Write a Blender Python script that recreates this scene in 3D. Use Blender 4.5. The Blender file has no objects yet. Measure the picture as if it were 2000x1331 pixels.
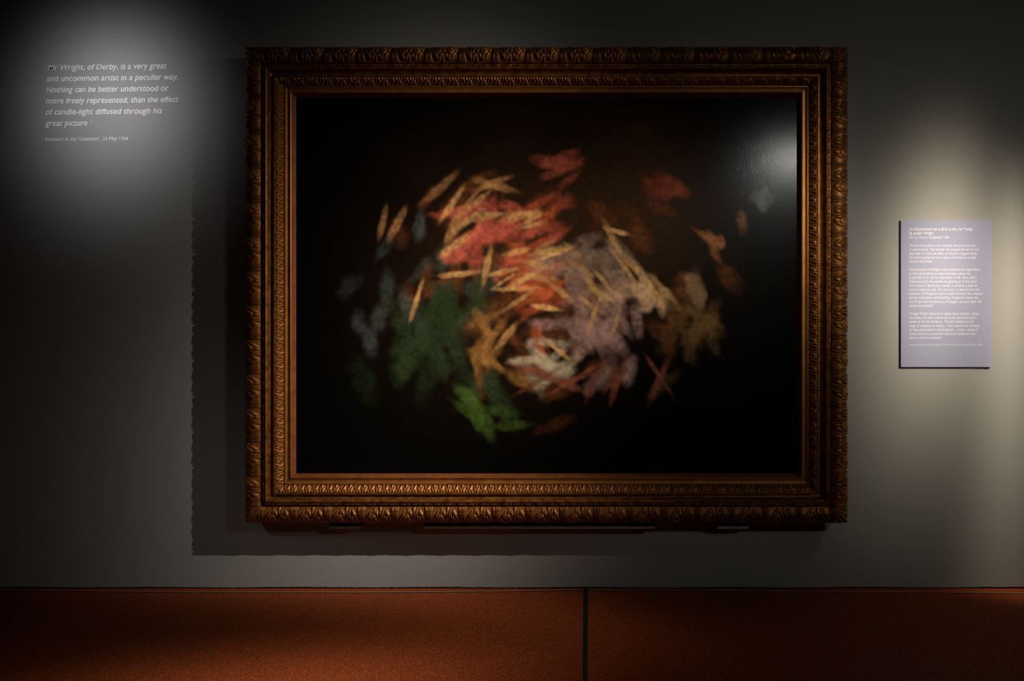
import bpy, math, random
import numpy as np
from mathutils import Vector

random.seed(7)
rng = np.random.default_rng(11)
scene = bpy.context.scene
COL = scene.collection

# ------------------------------------------------------------------ camera
# wall surface is the plane y = 0, the room lies towards -y, floor at z = 0
W, H = 2000.0, 1331.0
DIST, CAM_Z = 3.90, 1.28          # camera to wall, camera height
LENS = 28.0
F = LENS / 36.0 * W               # focal length in pixels
PX, PY = 1070.0, 640.0            # foot of the perpendicular on the wall, in pixels
cam_d = bpy.data.cameras.new('camera')
cam_d.lens = LENS
cam_d.sensor_width = 36.0
cam_d.shift_x = (W / 2 - PX) / W
cam_d.shift_y = (PY - H / 2) / W
cam = bpy.data.objects.new('camera', cam_d)
cam.location = (0, -DIST, CAM_Z)
cam.rotation_euler = (math.pi / 2, 0, 0)
COL.objects.link(cam)
scene.camera = cam


def at(px, py, y=0.0):
    """pixel -> point on the plane at depth y (0 = wall)"""
    k = (DIST + y) / F
    return Vector(((px - PX) * k, y, CAM_Z - (py - PY) * k))


def floor_at(px, py):
    d = CAM_Z * F / (py - PY)
    return Vector(((px - PX) * d / F, d - DIST, 0.0))


# ------------------------------------------------------------------ world, lights, exposure
world = bpy.data.worlds.new('world')
scene.world = world
world.use_nodes = True
bg = world.node_tree.nodes['Background']
bg.inputs[0].default_value = (1.0, 0.98, 0.90, 1)
bg.inputs[1].default_value = 0.0015

scene.view_settings.view_transform = 'Standard'
scene.view_settings.look = 'None'
scene.view_settings.exposure = 0.0
scene.view_settings.gamma = 1.0
scene.view_settings.use_curve_mapping = False


def spot(name, loc, target, intensity, sx, sy, color, radius):
    """track spot whose lens gives a soft beam of gaussian profile; intensity in W/sr on the axis"""
    l = bpy.data.lights.new(name, 'SPOT')
    l.energy = intensity * 4 * math.pi
    l.spot_size = math.radians(130)
    l.spot_blend = 0.3
    l.color = color
    l.shadow_soft_size = radius
    l.use_nodes = True
    nt = l.node_tree
    em = nt.nodes['Emission']
    tc = nt.nodes.new('ShaderNodeTexCoord')
    sp = nt.nodes.new('ShaderNodeSeparateXYZ')
    nt.links.new(tc.outputs['Normal'], sp.inputs[0])

    def math_node(op, a, b=None):
        n = nt.nodes.new('ShaderNodeMath')
        n.operation = op
        for i, q in enumerate((a, b)):
            if q is None:
                continue
            if isinstance(q, (int, float)):
                n.inputs[i].default_value = q
            else:
                nt.links.new(q, n.inputs[i])
        return n.outputs[0]
    u = math_node('DIVIDE', math_node('DIVIDE', sp.outputs[0], sp.outputs[2]), sx)
    v = math_node('DIVIDE', math_node('DIVIDE', sp.outputs[1], sp.outputs[2]), sy)
    r2 = math_node('ADD', math_node('MULTIPLY', u, u), math_node('MULTIPLY', v, v))
    g = math_node('EXPONENT', math_node('MULTIPLY', r2, -1.0))
    nt.links.new(g, em.inputs['Strength'])
    o = bpy.data.objects.new(name, l)
    o.location = loc
    o.rotation_euler = (Vector(target) - Vector(loc)).to_track_quat('-Z', 'Y').to_euler()
    COL.objects.link(o)
    return o


# track spot up on the right, aimed at the painting
spot('spot_painting', (2.75, -2.0, 3.05), at(800, 705), 112, 0.085, 0.218, (1.05, 0.96, 0.85), 0.010)
# spot on the quotation on the wall
spot('spot_quote', (-2.116, -2.061, 3.839), at(228, 214), 21.0, 0.13, 0.118, (1.0, 0.99, 1.01), 0.03)
# two spots on the text panel
spot('spot_panel', (3.23, -1.611, 2.9), at(1822, 573), 50.0, 0.083, 0.187, (1.13, 0.98, 0.76), 0.012)
spot('spot_panel_side', (3.0, -1.0, 2.6), at(1973, 700), 22, 0.066, 0.289, (1.13, 0.98, 0.76), 0.02)
# added fill without a known fixture, for the right rail and varnish sheen
spot('fill_painting_right', (1.95, -2.4, 2.62), at(1390, 520), 16.0, 0.20, 0.16, (1.0, 1.0, 0.95), 0.075)
# added broad fill for dim wall and shadows, placed clear of canvas reflections
spot('fill_wash', (4.6, -5.5, 3.6), at(1480, 610), 12.5, 0.31, 0.20, (1.03, 1.0, 0.88), 0.30)
# faint wash from the far left of the track
spot('spot_wash_left', (-4.0, -4.0, 3.4), at(490, 1040), 4.0, 0.10, 0.11, (1.0, 1.0, 0.95), 0.12)
# downlight onto the floor in front of the painting
spot('spot_floor', (-0.75, -1.75, 3.3), (-0.90, -1.12, 0), 25.0, 0.22, 0.11, (1.05, 0.95, 0.80), 0.04)


# ------------------------------------------------------------------ materials
def mat(name, color=(0.5, 0.5, 0.5), rough=0.6, metal=0.0, spec=0.5):
    m = bpy.data.materials.new(name)
    m.use_nodes = True
    b = m.node_tree.nodes['Principled BSDF']
    b.inputs['Base Color'].default_value = (*color, 1)
    b.inputs['Roughness'].default_value = rough
    b.inputs['Metallic'].default_value = metal
    b.inputs['Specular IOR Level'].default_value = spec
    return m


def noise_mix(m, c1, c2, scale, detail=6, lo=0.35, hi=0.65, bump=0.0, bump_dist=0.002, stretch=(1, 1, 1), rough=None):
    nt = m.node_tree
    b = nt.nodes['Principled BSDF']
    tc = nt.nodes.new('ShaderNodeTexCoord')
    mp = nt.nodes.new('ShaderNodeMapping')
    mp.inputs['Scale'].default_value = stretch
    nz = nt.nodes.new('ShaderNodeTexNoise')
    nz.inputs['Scale'].default_value = scale
    nz.inputs['Detail'].default_value = detail
    rp = nt.nodes.new('ShaderNodeValToRGB')
    rp.color_ramp.elements[0].position = lo
    rp.color_ramp.elements[1].position = hi
    rp.color_ramp.elements[0].color = (*c1, 1)
    rp.color_ramp.elements[1].color = (*c2, 1)
    nt.links.new(tc.outputs['Object'], mp.inputs[0])
    nt.links.new(mp.outputs[0], nz.inputs['Vector'])
    nt.links.new(nz.outputs[0], rp.inputs[0])
    nt.links.new(rp.outputs[0], b.inputs['Base Color'])
    if rough:
        mr = nt.nodes.new('ShaderNodeMapRange')
        mr.inputs[3].default_value, mr.inputs[4].default_value = rough
        nt.links.new(nz.outputs[0], mr.inputs[0])
        nt.links.new(mr.outputs[0], b.inputs['Roughness'])
    if bump:
        bp = nt.nodes.new('ShaderNodeBump')
        bp.inputs['Strength'].default_value = bump
        bp.inputs['Distance'].default_value = bump_dist
        nt.links.new(nz.outputs[0], bp.inputs['Height'])
        nt.links.new(bp.outputs[0], b.inputs['Normal'])
    return m


M_WALL = noise_mix(mat('wall_paint', rough=0.85, spec=0.2), (0.285, 0.28, 0.265), (0.345, 0.34, 0.325), 260, 4, 0.3, 0.7, 0.35, 0.0015)
M_CORK = noise_mix(mat('cork_floor', rough=0.7, spec=0.12), (0.13, 0.022, 0.005), (0.40, 0.090, 0.024), 185, 8, 0.33, 0.69, 0.25, 0.001)
M_GOLD = noise_mix(mat('aged_gilding', metal=0.6, rough=0.4, spec=0.35), (0.155, 0.052, 0.010), (0.39, 0.155, 0.034), 38, 8, 0.32, 0.68, 0.25, 0.001, rough=(0.34, 0.56))
M_GOLD_FLAT = noise_mix(mat('plain_gilding', metal=0.6, rough=0.42), (0.34, 0.130, 0.024), (0.47, 0.195, 0.040), 26, 8, 0.3, 0.7, 0.12, 0.0006, rough=(0.34, 0.5))
M_BOLE = noise_mix(mat('red_bole_lip', metal=0.4, rough=0.5), (0.22, 0.066, 0.018), (0.32, 0.10, 0.028), 30, 5)
M_VINYL = mat('pale_vinyl', (0.86, 0.84, 0.86), 0.6)
M_BOARD = noise_mix(mat('lavender_board', rough=0.7, spec=0.2), (0.295, 0.305, 0.44), (0.32, 0.33, 0.47), 120, 3)
M_INK = mat('white_ink', (0.72, 0.70, 0.80), 0.7, spec=0.1)
M_DARK = noise_mix(mat('dark_matte', rough=0.95, spec=0.05), (0.006, 0.006, 0.006), (0.014, 0.014, 0.013), 200, 3)
M_STRIP = noise_mix(mat('dark_rubber_strip', rough=0.7, spec=0.2), (0.012, 0.012, 0.010), (0.022, 0.021, 0.018), 80, 4)
M_EDGE = mat('pale_sheet_edge', (0.42, 0.25, 0.15), 0.5)


# ------------------------------------------------------------------ helpers
def link(name, me, m, parent=None, smooth=None):
    o = bpy.data.objects.new(name, me)
    if m and not me.materials:
        me.materials.append(m)
    if smooth is not None:
        for p in me.polygons:
            p.use_smooth = True
        me.set_sharp_from_angle(angle=math.radians(smooth))
    COL.objects.link(o)
    if parent:
        o.parent = parent
    return o


def mesh(name, v, f):
    me = bpy.data.meshes.new(name)
    me.from_pydata([tuple(p) for p in v], [], f)
    me.update()
    return me


def box(x0, x1, y0, y1, z0, z1, bev=0.0):
    """box with optional chamfer on all edges of the front (-y) face"""
    b = bev
    v = [(x0, y1, z0), (x1, y1, z0), (x1, y1, z1), (x0, y1, z1),
         (x0, y0 + b, z0), (x1, y0 + b, z0), (x1, y0 + b, z1), (x0, y0 + b, z1)]
    f = [(0, 1, 2, 3), (0, 4, 5, 1), (1, 5, 6, 2), (2, 6, 7, 3), (3, 7, 4, 0)]
    if b:
        v += [(x0 + b, y0, z0 + b), (x1 - b, y0, z0 + b), (x1 - b, y0, z1 - b), (x0 + b, y0, z1 - b)]
        f += [(4, 8, 9, 5), (5, 9, 10, 6), (6, 10, 11, 7), (7, 11, 8, 4), (11, 10, 9, 8)]
    else:
        f += [(7, 6, 5, 4)]
    return v, f


def empty(name, loc, label, cat, group=None):
    o = bpy.data.objects.new(name, None)
    o.location = loc
    o.empty_display_size = 0.1
    COL.objects.link(o)
    o['label'] = label
    o['category'] = cat
    if group:
        o['group'] = group
    return o


def fit_parent(o, p):
    """parent keeping the world position (parents are only translated)"""
    o.parent = p
    o.location = Vector(o.location) - Vector(p.location)


# ------------------------------------------------------------------ the room
# wall with a slightly ragged lower edge over a thin shadow gap
xs = np.concatenate([[-7.0], np.arange(-2.9, 2.6, 0.006), [7.0]])
n = len(xs)
zb = 0.0075 + rng.normal(0, 0.0009, n) + 0.0012 * np.sin(xs * 9.0)
zb = np.clip(zb, 0.004, 0.012)
v = [(x, 0.0, z) for x, z in zip(xs, zb)] + [(x, 0.0, 4.2) for x in xs]
v += [(x, 0.12, z) for x, z in zip(xs, zb)] + [(x, 0.12, 4.2) for x in xs]
f = []
for i in range(n - 1):
    f.append((i, i + 1, n + i + 1, n + i))
    f.append((2 * n + i + 1, 2 * n + i, 3 * n + i, 3 * n + i + 1))
    f.append((2 * n + i, 2 * n + i + 1, i + 1, i))
    f.append((n + i, n + i + 1, 3 * n + i + 1, 3 * n + i))
f += [(0, n, 3 * n, 2 * n), (n - 1, 3 * n - 1, 4 * n - 1, 2 * n - 1)]
wall = link('wall_back', mesh('wall_back', v, f), M_WALL)
wall['kind'] = 'structure'
wall['label'] = 'grey painted gallery wall lit by pools of spotlight'

# floor slab with two cork sheets on it and a dark joint strip between them
v, f = box(-7, 7, -7.0, 0.12, -0.10, 0.0)
floor = link('floor', mesh('floor', v, f), M_CORK)
floor['kind'] = 'structure'
floor['label'] = 'red-brown speckled cork floor'


def sheet(pts_back, front_y, x_front0, x_front1):
    """cork sheet 3 mm thick whose back edge follows pts_back"""
    t = 0.003
    n = len(pts_back)
    top = [(p.x, p.y, t) for p in pts_back] + [(x_front1, front_y, t), (x_front0, front_y, t)]
    bot = [(x, y, 0.0) for x, y, _ in top]
    m = n + 2
    f = [tuple(reversed(range(m)))] + [tuple(m + i for i in range(m))]
    for i in range(m):
        j = (i + 1) % m
        f.append((i, j, m + j, m + i))
    return mesh('floor_sheet', top + bot, f)


sA, sB = floor_at(1139, 1153.5), floor_at(1138, 1331)
dirA = (sB - sA).normalized()
sC, sD = floor_at(1148.5, 1153.5), floor_at(1147.5, 1331)
dirC = (sD - sC).normalized()


def run(p, d, y):
    return p.x + d.x * (y - p.y) / d.y


LPTS = [(-420, 1153.5), (0, 1154.5), (400, 1158.0), (700, 1158.5), (1000, 1156), (1139, 1153.5)]
RPTS = [(1148.5, 1153.5), (1400, 1155.2), (1700, 1157.5), (2000, 1160), (2300, 1161)]
lp = [floor_at(*p) for p in LPTS]
rp_ = [floor_at(*p) for p in RPTS]
lp.insert(0, Vector((-6.9, lp[0].y, 0)))
rp_.append(Vector((6.9, rp_[-1].y, 0)))
FY = -6.9
s1 = link('floor_sheet', sheet(lp, FY, -6.9, run(sA, dirA, FY)), M_CORK, floor)
s2 = link('floor_sheet', sheet(rp_, FY, run(sC, dirC, FY), 6.9), M_CORK, floor)
# pale cut edges of the two sheets, a thin bevel line along the back
for pts in (lp, rp_):
    vv, ff = [], []
    for p in pts:
        vv += [(p.x, p.y + 0.0035, 0.0), (p.x, p.y + 0.001, 0.0042), (p.x, p.y - 0.0035, 0.0044), (p.x, p.y - 0.0045, 0.002)]
    for i in range(len(pts) - 1):
        for k in range(3):
            a = i * 4 + k
            ff.append((a, a + 1, a + 5, a + 4))
    link('sheet_edge', mesh('sheet_edge', vv, ff), M_EDGE, floor)
    vv = []
    for p in pts:
        vv += [(p.x, p.y - 0.005, 0.0030), (p.x, p.y - 0.0055, 0.0034), (p.x, p.y - 0.0150, 0.0034), (p.x, p.y - 0.0155, 0.0030)]
    link('seam', mesh('seam', vv, ff), M_DARK, floor)
# joint strip
y0 = 0.0
vv = [(run(sA, dirA, y0), y0, 0.0), (run(sC, dirC, y0), y0, 0.0), (run(sC, dirC, FY), FY, 0.0), (run(sA, dirA, FY), FY, 0.0)]
tt = [(x, y, 0.0015) for x, y, z in vv]
link('joint_strip', mesh('joint_strip', tt + vv, [(3, 2, 1, 0), (0, 1, 5, 4), (1, 2, 6, 5), (2, 3, 7, 6), (3, 0, 4, 7)]), M_STRIP, floor)

# ------------------------------------------------------------------ the framed painting
X0, X1, Z0, Z1 = -1.4350, 1.4215, 0.3535, 2.6110
FW, FH = X1 - X0, Z1 - Z0
CX, CZ = (X0 + X1) / 2, Z0
pic = empty('framed_painting', (CX, 0, Z0), 'huge dark oil painting with glowing warm centre in a carved gilt frame', 'painting')

# the four sides: origin corner, rotation about y, length
SIDES = {
    'bottom': (Vector((X0, 0, Z0)), 0.0, FW),
    'right': (Vector((X1, 0, Z0)), -math.pi / 2, FH),
    'top': (Vector((X1, 0, Z1)), math.pi, FW),
    'left': (Vector((X0, 0, Z1)), math.pi / 2, FH),
}
# profile: inset from the outer edge, height from the wall
P_LEAF = [(0.0, 0.055), (0.0, 0.084), (0.002, 0.103), (0.007, 0.119), (0.016, 0.132), (0.030, 0.1415), (0.046, 0.145), (0.063, 0.141), (0.079, 0.132)]
P_RAIL = [(0.045, 0.002)] + [(0.030, 0.002), (0.026, 0.045)] + P_LEAF + [
    (0.0815, 0.126), (0.086, 0.126), (0.087, 0.137), (0.096, 0.137), (0.0970, 0.138), (0.0985, 0.142), (0.1015, 0.1465), (0.1055, 0.1475),
    (0.1095, 0.1445), (0.1115, 0.139), (0.113, 0.134), (0.116, 0.124), (0.121, 0.1165), (0.127, 0.1135), (0.1335, 0.1135), (0.1345, 0.128), (0.1415, 0.1285),
    (0.1425, 0.124), (0.146, 0.121), (0.158, 0.113), (0.170, 0.0995), (0.1765, 0.096)]
P_SLIP = [(0.1765, 0.060), (0.1765, 0.099), (0.1790, 0.1020), (0.1830, 0.1015), (0.1850, 0.0965), (0.1895, 0.0940), (0.1900, 0.0905), (0.2040, 0.0925),
          (0.2045, 0.0960), (0.2070, 0.0980), (0.2095, 0.0960), (0.2100, 0.0930)]
P_LIP = [(0.2100, 0.0930), (0.2110, 0.0880), (0.2230, 0.0640), (0.2240, 0.0600)]


def sweep(profile, L, gap=0.0007):
    v, f = [], []
    cuts = 12
    m = len(profile)
    for i in range(cuts + 1):
        u = i / cuts
        for d, h in profile:
            s = d + gap + (L - 2 * d - 2 * gap) * u
            v.append((s, -h, d))
    for i in range(cuts):
        for k in range(m - 1):
            a = i * m + k
            f.append((a, a + m, a + m + 1, a + 1))
    return mesh('rail', v, f)


def resample(profile, n):
    p = np.array(profile)
    seg = np.sqrt((np.diff(p, axis=0) ** 2).sum(1))
    t = np.concatenate([[0], np.cumsum(seg)])
    t /= t[-1]
    q = np.linspace(0, 1, n)
    out = np.stack([np.interp(q, t, p[:, 0]), np.interp(q, t, p[:, 1])], 1)
    # smooth it a little, then take normals
    for _ in range(2):
        out[1:-1] = 0.25 * out[:-2] + 0.5 * out[1:-1] + 0.25 * out[2:]
    tan = np.gradient(out, axis=0)
    tan /= np.linalg.norm(tan, axis=1)[:, None]
    nrm = np.stack([-tan[:, 1], tan[:, 0]], 1)
    return out, nrm


def sstep(a, b, x):
    t = np.clip((x - a) / (b - a), 0, 1)
    return t * t * (3 - 2 * t)


def relief_mesh(name, profile, n_s, n_t, length, fn, amp, base):
    """carved unit: a sheet along s in [0,length] that follows the profile and is raised by fn(a,t)"""
    pts, nrm = resample(profile, n_t)
    a = np.linspace(0, 1, n_s)
    t = np.linspace(0, 1, n_t)
    A, T = np.meshgrid(a, t, indexing='ij')
    R = base + amp * fn(A, T)
    D = pts[None, :, 0] + nrm[None, :, 0] * R
    Hh = pts[None, :, 1] + nrm[None, :, 1] * R
    S = A * length
    v = np.stack([S, -Hh, D], -1).reshape(-1, 3)
    f = []
    for i in range(n_s - 1):
        for k in range(n_t - 1):
            q = i * n_t + k
            f.append((q, q + n_t, q + n_t + 1, q + 1))
    return mesh(name, v.tolist(), f)


def lobes(A, T, c, skew, wid, edges, splits):
    """nested fingers of a leaf: arched ribs opening to the outer edge, thin slits between them"""
    x = (A - c - skew * (T - 0.3)) / wid
    y = np.maximum(T - 0.02, 0) / 0.90
    r = np.sqrt(x * x + y * y)
    ang = np.arctan2(y, x)
    h = np.zeros_like(A)
    lo = 0.0
    for k, hi in enumerate(edges):
        u = np.clip((r - lo) / (hi - lo), 0, 1)
        lev = 1.0 - 0.07 * k
        rib = lev * (0.08 + 0.92 * np.sin(np.pi * (u if k else 0.5 + 0.5 * u)) ** 0.42) * (0.80 + 0.20 * u)
        for s_, k0 in splits:
            if k >= k0:
                w = 0.048 / max(0.35, lo + 0.1)
                rib = rib * (1 - 0.85 * np.exp(-((ang - s_) / w) ** 2))
        h = np.where((r >= lo) & (r < hi), rib, h)
        lo = hi
    return h


def acanthus(A, T):
    h = lobes(A, T, 0.325, 0.10, 0.235, (0.30, 0.52, 0.76, 1.0), ((0.75, 3), (1.25, 3), (1.80, 3), (2.40, 3)))
    h = np.maximum(h, lobes(A, T, 0.715, -0.03, 0.205, (0.44, 0.72, 1.0), ((1.57, 1), (0.80, 2), (2.35, 2))))
    # husk between the leaves: fine flutes flaring to the inner edge
    e = np.minimum(A, 1 - A)
    flare = 0.050 + 0.075 * T ** 2
    husk = sstep(flare, flare * 0.8, e) * (0.22 + 0.5 * np.cos(e / flare * 2.5 * np.pi) ** 2)
    h = np.maximum(h, husk)
    # middle spear pointing outwards
    m = np.abs(A - 0.535 - 0.05 * (T - 0.4))
    w = 0.008 + 0.045 * T
    h = np.maximum(h, 0.55 * sstep(w, w * 0.3, m) * sstep(0.05, 0.2, T))
    h = np.maximum(h, 0.12)
    return h * sstep(1.0, 0.965, T) * (0.12 + 0.88 * sstep(0.05, 0.28, T))


def corner_fn(A, T):
    # fan of fluted lobes spreading from the inner corner
    ang = np.arctan2(1.02 - T, np.abs(A - 0.5) * 2 + 1e-3)
    r = np.sqrt((A - 0.5) ** 2 * 4 + (1.02 - T) ** 2)
    return (0.35 + 0.45 * np.abs(np.cos(ang * 5))) * sstep(0.02, 0.2, r)


def egg(A, T):
    # cup with an upright slot, slanting leaf tips at both sides
    x = (A - 0.5) / 0.27
    y = (T - 0.92) / 0.80
    r = np.sqrt(x * x + y * y)
    cup = np.where(r < 1, 0.95 * (0.35 + 0.65 * np.sin(np.pi * np.clip((r - 0.18) / 0.82, 0, 1))), 0)
    slot = np.exp(-((A - 0.5) / 0.045) ** 2) * sstep(0.30, 0.45, T)
    cup = cup * (1 - 0.9 * slot)
    k = np.abs(A - 0.5)
    rib = np.where(r >= 1, 0.35 + 0.35 * np.cos((k * 9.0 + T * 1.9) * np.pi), 0)
    h = np.maximum(cup, rib)
    return h * sstep(0.0, 0.10, T) * sstep(1.0, 0.90, T)


BAND = 0.079
UNIT = 0.158
ME_LEAF = relief_mesh('acanthus_leaf', P_LEAF[1:], 100, 56, UNIT, acanthus, 0.0120, 0.0004)
P_EGG = [(0.1430, 0.1235), (0.146, 0.1215), (0.152, 0.1180), (0.158, 0.1135), (0.164, 0.1070), (0.170, 0.1002), (0.1755, 0.0972)]
EUNIT = 0.0675
ME_EGG = relief_mesh('egg_leaf', P_EGG, 44, 22, EUNIT, egg, 0.0085, 0.0004)


def corner_mesh():
    """corner leaf: follows the mitred profile around the corner"""
    pts, nrm = resample(P_LEAF[1:], 26)
    v, f = [], []
    n_s = 31
    for i in range(n_s):
        q = i / (n_s - 1)                 # 0 = along the bottom rail, 1 = along the left rail
        for k in range(26):
            t = k / 25
            d, h = pts[k]
            # walk along the L-shaped line of constant inset d inside the BAND square
            if q <= 0.5:
                e = 1 - q * 2
                p = np.array([d + (BAND - d) * e, d])
                nv = np.array([0.0, 1.0])
            else:
                e = q * 2 - 1
                p = np.array([d, d + (BAND - d) * e])
                nv = np.array([1.0, 0.0])
            w = 0.5 + 0.5 * np.tanh((q - 0.5) * 10)
            nv = np.array([w, 1 - w])
            nv /= np.linalg.norm(nv)
            fan = 0.30 + 0.55 * abs(math.cos((q - 0.5) * 5.0 * math.pi)) ** 0.7
            fan *= float(sstep(0, 0.08, np.array(t)) * sstep(1.0, 0.93, np.array(t)))
            R = 0.0006 + 0.011 * fan
            P = p + nv * nrm[k, 0] * R
            v.append((P[0], -(h + nrm[k, 1] * R), P[1]))
    for i in range(n_s - 1):
        for k in range(25):
            a = i * 26 + k
            f.append((a, a + 1, a + 27, a + 26))
    return mesh('corner_leaf', v, f)


ME_CORNER = corner_mesh()
for me in (ME_LEAF, ME_EGG, ME_CORNER):
    for p in me.polygons:
        p.use_smooth = True
    me.materials.append(M_GOLD)


def bead_course(L):
    """long beads and small reels in one row"""
    d, h0, r = 0.0915, 0.1385, 0.0042
    start, end = d, L - d
    cnt = max(1, round((end - start) / 0.0535))
    per = (end - start) / cnt
    v, f = [], []

    def ell(sc, sl, rad):
        rings = 6
        seg = 8
        b = len(v)
        for i in range(rings + 1):
            q = -1 + 2 * i / rings
            rr = rad * (1 - abs(q) ** 4) ** 0.5 if abs(q) < 1 else rad * 0.15
            for j in range(seg):
                an = 2 * math.pi * j / seg
                v.append((sc + q * sl, -(h0 + rr * math.sin(an)), d + rr * math.cos(an)))
        for i in range(rings):
            for j in range(seg):
                a = b + i * seg + j
                c = b + i * seg + (j + 1) % seg
                f.append((a, c, c + seg, a + seg))
    for i in range(cnt):
        s = start + i * per
        ell(s + per * 0.36, per * 0.30, r)
        for k in (0.735, 0.83, 0.925):
            ell(s + per * k, per * 0.036, r * 0.95)
    return mesh('bead_course', v, f)


for side, (org, ang, L) in SIDES.items():
    loc = org - Vector(pic.location)
    for nm, prof, m in (('rail', P_RAIL, M_GOLD), ('slip', P_SLIP, M_GOLD_FLAT), ('sight_lip', P_LIP, M_BOLE)):
        o = link(nm, sweep(prof, L), m, pic, smooth=38)
        o.location = loc
        o.rotation_euler = (0, ang, 0)
        if nm == 'rail':
            rail = o
    bc = link('bead_course', bead_course(L), M_GOLD, rail, smooth=60)
    bc['kind'] = 'stuff'
    nl = round((L - 2 * BAND) / UNIT)
    ul = (L - 2 * BAND) / nl
    for i in range(nl):
        o = link('acanthus_leaf', ME_LEAF, None, rail)
        o.location = (BAND + i * ul, 0, 0)
        o.scale = (ul / UNIT, 1, 1)
    c = link('corner_leaf', ME_CORNER, None, rail)
    d0 = 0.160
    ne = round((L - 2 * d0) / EUNIT)
    ue = (L - 2 * d0) / ne
    for i in range(ne):
        o = link('egg_leaf', ME_EGG, None, rail)
        o.location = (d0 + i * ue, 0, 0)
        o.scale = (ue / EUNIT, 1, 1)

# ---- canvas: generic abstract stand-in, dark ground with dabs of warm paint
cx0, cx1, cz0, cz1 = X0 + 0.218, X1 - 0.218, Z0 + 0.218, Z1 - 0.218
NU, NV = 600, 450
U, V = np.meshgrid(np.linspace(0, 1, NU), np.linspace(0, 1, NV), indexing='ij')
ASP = (cx1 - cx0) / (cz1 - cz0)


def vnoise(u, v, fx, fy, seed):
    r = np.random.default_rng(seed)
    g = r.random((fx + 3, fy + 3))
    x, y = u * fx, v * fy
    i, j = x.astype(int), y.astype(int)
    a, b = x - i, y - j
    a, b = a * a * (3 - 2 * a), b * b * (3 - 2 * b)
    return (g[i, j] * (1 - a) + g[i + 1, j] * a) * (1 - b) + (g[i, j + 1] * (1 - a) + g[i + 1, j + 1] * a) * b


img = np.zeros((NU, NV, 3)) + np.array([0.0022, 0.0021, 0.0016])
g = np.exp(-(((U - 0.47) / 0.26) ** 2 + ((V - 0.42) / 0.30) ** 2))
img += g[..., None] * np.array([0.016, 0.0065, 0.0022]) * (0.6 + 0.8 * vnoise(U, V, 9, 7, 3))[..., None]
g = np.exp(-(((U - 0.68) / 0.12) ** 2 + ((V - 0.24) / 0.22) ** 2))
img += g[..., None] * np.array([0.030, 0.014, 0.006])
DABS = [  # centre u,v  spread u,v   colour   count  length  width
    (0.50, 0.50, 0.20, 0.18, (0.100, 0.030, 0.010), 60, 0.050, 0.016),
    (0.22, 0.52, 0.07, 0.10, (0.055, 0.060, 0.050), 16, 0.045, 0.014),
    (0.30, 0.62, 0.07, 0.12, (0.020, 0.030, 0.012), 24, 0.070, 0.022),
    (0.38, 0.85, 0.04, 0.03, (0.060, 0.100, 0.016), 7, 0.060, 0.012),
    (0.40, 0.38, 0.05, 0.07, (0.400, 0.075, 0.045), 14, 0.055, 0.014),
    (0.48, 0.47, 0.025, 0.13, (0.360, 0.070, 0.025), 16, 0.075, 0.012),
    (0.54, 0.21, 0.02, 0.05, (0.330, 0.070, 0.040), 6, 0.050, 0.014),
    (0.40, 0.66, 0.04, 0.05, (0.200, 0.090, 0.022), 12, 0.050, 0.010),
    (0.57, 0.47, 0.05, 0.05, (0.240, 0.140, 0.090), 14, 0.055, 0.016),
    (0.62, 0.61, 0.06, 0.08, (0.330, 0.180, 0.140), 22, 0.060, 0.014),
    (0.68, 0.52, 0.04, 0.05, (0.480, 0.270, 0.140), 10, 0.050, 0.014),
    (0.79, 0.58, 0.04, 0.08, (0.120, 0.060, 0.020), 16, 0.050, 0.014),
    (0.75, 0.24, 0.04, 0.012, (0.220, 0.045, 0.022), 7, 0.045, 0.012),
    (0.93, 0.27, 0.012, 0.014, (0.160, 0.180, 0.150), 5, 0.022, 0.012),
    (0.84, 0.39, 0.03, 0.05, (0.300, 0.110, 0.040), 6, 0.028, 0.010),
    (0.50, 0.70, 0.03, 0.04, (0.400, 0.310, 0.190), 9, 0.045, 0.012),
    (0.36, 0.32, 0.10, 0.06, (0.420, 0.200, 0.070), 14, 0.050, 0.007),
    (0.54, 0.46, 0.17, 0.13, (0.520, 0.270, 0.090), 34, 0.048, 0.006),
    (0.60, 0.745, 0.10, 0.010, (0.200, 0.060, 0.030), 12, 0.060, 0.007),
]
wob = (vnoise(U, V, 60, 46, 5) - 0.5) * 0.5
bris = vnoise(U, V, 150, 110, 9)
pr = np.random.default_rng(23)
for cu, cv, su, sv, colr, cnt, ln, wd in DABS:
    for _ in range(cnt):
        u0 = cu + pr.normal(0, su * 0.8)
        v0 = cv + pr.normal(0, sv * 0.8)
        base_ang = math.atan2((v0 - 0.66), (u0 - 0.5) * ASP) + math.pi / 2
        an = base_ang + pr.normal(0, 0.55)
        l, w = ln * pr.uniform(0.6, 1.2), wd * pr.uniform(0.8, 1.6)
        du, dv = (U - u0) * ASP, V - v0
        p = (du * math.cos(an) + dv * math.sin(an)) / l
        q = (-du * math.sin(an) + dv * math.cos(an) ) / w
        m = np.clip((1.5 - np.sqrt(p * p + q * q)) / 1.15 + wob * 0.8, 0, 1)
        m = m * m * (3 - 2 * m) * (0.55 + 0.45 * bris)
        # dabs fade towards the dark edge of the picture
        fade = math.exp(-(((u0 - 0.50) / 0.42) ** 4 + ((v0 - 0.52) / 0.40) ** 4))
        c = np.array(colr) * pr.uniform(0.55, 1.25) * (0.25 + 0.75 * fade)
        img = img * (1 - m[..., None] * 0.85) + c * m[..., None] * 0.85
img *= 1.3 * (0.85 + 0.3 * bris)[..., None]

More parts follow.
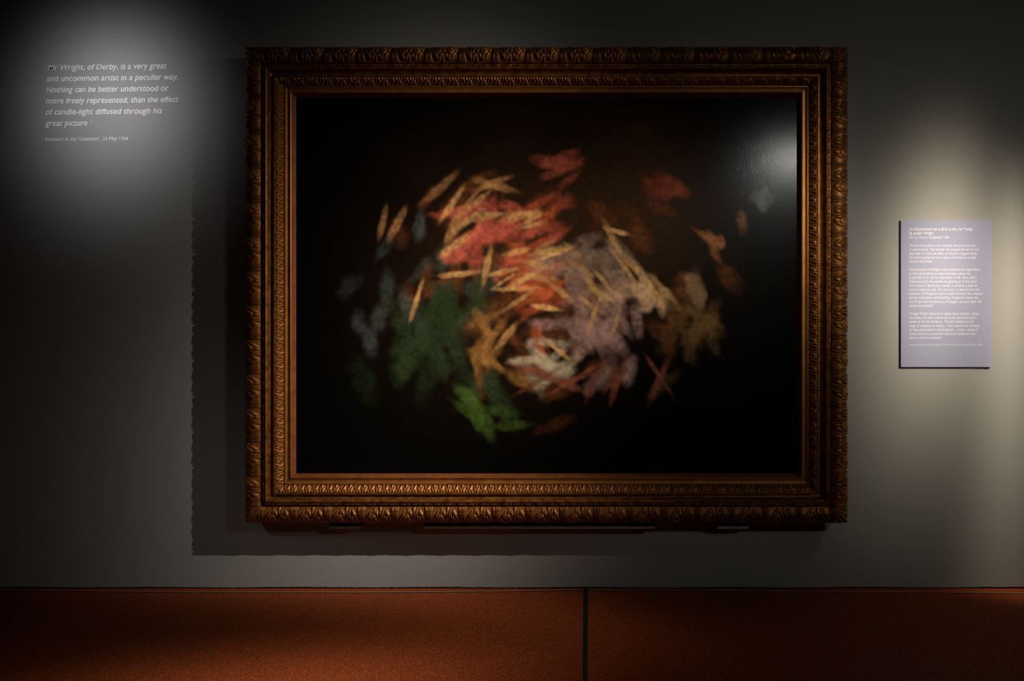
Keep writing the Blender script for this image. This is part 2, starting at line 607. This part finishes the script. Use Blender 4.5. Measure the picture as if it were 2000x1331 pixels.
Xg = cx0 + (cx1 - cx0) * U - CX
Zg = cz1 - (cz1 - cz0) * V - Z0
Yg = np.full_like(Xg, -0.064)
vv = np.stack([Xg, Yg, Zg], -1).reshape(-1, 3)
idx = np.arange(NU * NV).reshape(NU, NV)
ff = np.stack([idx[:-1, :-1], idx[:-1, 1:], idx[1:, 1:], idx[1:, :-1]], -1).reshape(-1, 4)
nb = len(vv)
corners = [int(idx[0, 0]), int(idx[-1, 0]), int(idx[-1, -1]), int(idx[0, -1])]
vl = vv.tolist() + [(vv[c][0], -0.035, vv[c][2]) for c in corners]
fl = ff.tolist()
fl += [[*map(int, idx[::-1, 0]), nb, nb + 1], [*map(int, idx[:, -1]), nb + 2, nb + 3],
       [*map(int, idx[0, :]), nb + 3, nb], [*map(int, idx[-1, ::-1]), nb + 1, nb + 2], [nb, nb + 3, nb + 2, nb + 1]]
me = bpy.data.meshes.new('canvas')
me.from_pydata(vl, [], fl)
ca = me.color_attributes.new('paint', 'FLOAT_COLOR', 'POINT')
buf = np.ones((nb + 4, 4), dtype=np.float32) * 0.01
buf[:nb, :3] = np.clip(img, 0, 1).reshape(-1, 3)
buf[:, 3] = 1
ca.data.foreach_set('color', buf.ravel())
M_CANVAS = mat('varnished_oil_paint', rough=0.19, spec=0.15)
nt = M_CANVAS.node_tree
bs = nt.nodes['Principled BSDF']
at_n = nt.nodes.new('ShaderNodeVertexColor')
at_n.layer_name = 'paint'
nt.links.new(at_n.outputs[0], bs.inputs['Base Color'])
tc = nt.nodes.new('ShaderNodeTexCoord')
mp = nt.nodes.new('ShaderNodeMapping')
mp.inputs['Scale'].default_value = (250, 1, 30)
nz = nt.nodes.new('ShaderNodeTexNoise')
nz.inputs['Scale'].default_value = 1.0
nz.inputs['Detail'].default_value = 4
bp = nt.nodes.new('ShaderNodeBump')
bp.inputs['Strength'].default_value = 0.22
bp.inputs['Distance'].default_value = 0.0012
nt.links.new(tc.outputs['Object'], mp.inputs[0])
nt.links.new(mp.outputs[0], nz.inputs['Vector'])
nt.links.new(nz.outputs[0], bp.inputs['Height'])
nt.links.new(bp.outputs[0], bs.inputs['Normal'])
cv = link('canvas', me, M_CANVAS, pic)
cv['label'] = 'dark varnished canvas with warm painted colours'

# ------------------------------------------------------------------ support ledges under the frame
LEDGES = [
    ('support_ledge', 643, 703.5, 646, 704.5, 'short grey ledge under the gilt frame, on the side of the quotation'),
    ('support_ledge', 826, 1278.5, 827, 1279, 'long grey support ledge under the middle of the gilt frame'),
    ('support_ledge', 1402, 1463, 1397, 1462.5, 'short grey ledge under the gilt frame, on the side of the caption panel'),
]
for nm, a, b, pa, pb, lab in LEDGES:
    yf = -0.074
    A, B = at(a, 1027.5, yf), at(b, 1034, yf)
    e = empty(nm, ((A.x + B.x) / 2, 0, B.z), lab, 'ledge', 'ledges carrying the gilt frame')
    vv_, f_ = box(A.x, B.x, yf, 0.0, B.z, A.z, 0.0015)
    o = link('batten', mesh('batten', vv_, f_), M_WALL)
    fit_parent(o, e)
    C, D = at(pa, 1027.5, yf), at(pb, 1027.5, yf)
    vv_, f_ = box(C.x, D.x, yf + 0.004, -0.002, A.z, Z0 - 0.0002, 0.001)  # plain dark box between the batten and the frame
    o = link('dark_block', mesh('dark_block', vv_, f_), M_DARK)
    fit_parent(o, e)


# ------------------------------------------------------------------ writing
def text_mesh(s, shear=0.0, bold=0.0, extrude=0.0):
    cu = bpy.data.curves.new('t', 'FONT')
    cu.body = s
    cu.size = 1.0
    cu.shear = shear
    cu.offset = bold
    cu.extrude = extrude
    cu.resolution_u = 3
    o = bpy.data.objects.new('t', cu)
    COL.objects.link(o)
    me = bpy.data.meshes.new_from_object(o)
    bpy.data.objects.remove(o)
    bpy.data.curves.remove(cu)
    return me


def glyph_height(ch):
    me = text_mesh(ch)
    h = max(v.co[1] for v in me.vertices)
    bpy.data.meshes.remove(me)
    return h


CAP = glyph_height('H')
XH = glyph_height('x')
XRATIO = 0.775       # x-height wanted, as a share of the cap height


def raise_x(y):
    """redraw the face with taller lower-case letters"""
    if y <= XH:
        return y * (XRATIO * CAP / XH) if y > 0 else y * 1.1
    if y >= CAP:
        return y
    return XRATIO * CAP + (y - XH) / (CAP - XH) * (1 - XRATIO) * CAP


def text_line(parent, s, xl, yl, xr, yr, cap_px, y_plane, m, shear=0.0, bold=0.0, thick=0.0006):
    """one line of writing from baseline pixel (xl,yl) to (xr,yr) on the plane y_plane"""
    me = text_mesh(s, shear, bold)
    co = np.array([v.co[:] for v in me.vertices])
    x0, x1 = co[:, 0].min(), co[:, 0].max()
    A, B = at(xl, yl, y_plane), at(xr, yr, y_plane)
    ln = (B - A).length
    cap = cap_px * (DIST + y_plane) / F
    sx, sz = ln / (x1 - x0), cap / CAP
    ux = (B - A).normalized()
    uz = Vector((-ux.z, 0, ux.x))
    nv = len(co)
    loc = Vector(parent.location)
    pts = [A + ux * ((c[0] - x0) * sx) + uz * (raise_x(c[1]) * sz) - loc for c in co]
    # give the letters a little thickness
    front = [(p.x, p.y - thick, p.z) for p in pts]
    back = [(p.x, p.y, p.z) for p in pts]
    faces = [tuple(p.vertices) for p in me.polygons]
    if me.polygons and me.polygons[0].normal.z < 0:
        faces = [tuple(reversed(q)) for q in faces]
    cnt = {}
    for q in faces:
        for i in range(len(q)):
            a, b = q[i], q[(i + 1) % len(q)]
            cnt[(a, b)] = 1
    sides = [(b, a, nv + a, nv + b) for (a, b) in cnt if (b, a) not in cnt]
    out = mesh('text_line', front + back, faces + sides)
    bpy.data.meshes.remove(me)
    return link('text_line', out, m, parent)


# quotation straight on the wall
p0 = at(220, 276)
quote = empty('wall_quotation', (p0.x, -0.0002, p0.z), 'white vinyl quotation lettering in italics on the spotlit grey wall', 'wall text')
ital = lambda s: s
QUOTE = [
    ('\u2018Mr Wright, of Derby, is a very great', 92.0, 137.6, 325.6, 133.6),
    ('and uncommon artist in a peculiar way.', 90.7, 159.2, 348.0, 155.4),
    ('Nothing can be better understood or', 90.0, 180.9, 329.6, 177.6),
    ('more freely represented, than the effect', 89.8, 202.6, 349.3, 199.2),
    ('of candle-light diffused through his', 89.0, 224.4, 316.8, 221.6),
    ('great picture \u2019', 88.6, 246.5, 179.5, 245.2),
]
for s, xl, yl, xr, yr in QUOTE:
    text_line(quote, ital(s), xl, yl, xr, yr, 10.2, -0.0002, M_VINYL, shear=0.2, bold=0.004)
text_line(quote, 'Reviewer in the \u2018Gazetteer\u2019, 23 May 1768', 88.5, 275.8, 250.4, 273.7, 6.6, -0.0002, M_VINYL)

# text panel
TH = 0.0085
A, B = at(1759.5, 430.5, -TH), at(1935.5, 717.5, -TH)
panel = empty('text_panel', ((A.x + B.x) / 2, 0, B.z), 'pale lavender rectangular caption panel with white print beside the gilt frame', 'sign')
vv_, f_ = box(A.x, B.x, -TH, -0.0003, B.z, A.z, 0.0004)
o = link('board', mesh('board', vv_, f_), M_BOARD)
fit_parent(o, panel)
XL = 1775.8
LINES = [
    ('An Experiment on a Bird in the Air Pump', 1899.2, 448.3, 5.4, 0.012),
    ('By Joseph Wright', 1823.0, 456.2, 5.2, 0.012),
    ('Oil on canvas, exhibited 1768', 1853.2, 464.2, 5.0, 0.0),
    ('We join the audience of a scientific demonstration at a', 1906.8, 480.2, 4.8, 0.0),
    ('crucial moment. The lecturer has pumped the air out of a', 1913.0, 488.0, 4.8, 0.0),
    ('glass flask to show the effect on the bird trapped inside.', 1909.2, 495.8, 4.8, 0.0),
    ('His hand is poised to turn a valve. If he does so in time,', 1907.6, 503.6, 4.8, 0.0),
    ('the bird will revive.', 1821.2, 511.4, 4.8, 0.0),
    ('Many lecturers in Wright\u2019s day presented this experiment', 1913.4, 527.1, 4.8, 0.0),
    ('as their grand finale in a demonstration about the', 1895.4, 535.0, 4.8, 0.0),
    ('properties of air and its importance to life. Here, this is', 1907.4, 542.8, 4.8, 0.0),
    ('underscored by the mysterious glowing jar at the heart', 1907.7, 550.6, 4.8, 0.0),
    ('of the picture. Backlit by a candle, it contains a piece of', 1908.9, 558.5, 4.8, 0.0),
    ('bone in sulphuric acid. This was used to demonstrate the', 1912.5, 566.3, 4.8, 0.0),
    ('existence of Phlogiston which people believed was released', 1919.0, 574.2, 4.8, 0.0),
    ('during combustion and breathing. Phlogiston theory fell', 1909.8, 582.0, 4.8, 0.0),
    ('out of use with the discovery of oxygen, six years after this', 1917.0, 589.9, 4.8, 0.0),
    ('picture was painted.', 1823.3, 597.7, 4.8, 0.0),
    ('Though Wright laboured to depict these scientific details', 1911.9, 613.3, 4.8, 0.0),
    ('accurately, his main interest lay in the demonstration\u2019s', 1906.8, 621.2, 4.8, 0.0),
    ('power to stir the emotions. The dark setting and the', 1901.6, 629.0, 4.8, 0.0),
    ('range of reactions on display \u2013 from unease and curiosity', 1913.0, 636.9, 4.8, 0.0),
    ('to deep philosophical contemplation \u2013 create a sense of', 1909.8, 644.7, 4.8, 0.0),
    ('drama that has successfully captivated audiences ever', 1905.8, 652.6, 4.8, 0.0),
    ('since it was first exhibited.', 1839.7, 660.4, 4.8, 0.0),
    ('On loan from the National Gallery, London. Presented by Edward Tyrrell, 1863.', 1919.0, 673.9, 3.5, 0.0),
]
for s, xr, yc, cap, bold in LINES:
    yb = yc + cap * 0.42
    text_line(panel, s, XL, yb, xr, yb, cap, -TH - 0.0001, M_INK, bold=bold, thick=0.0002)
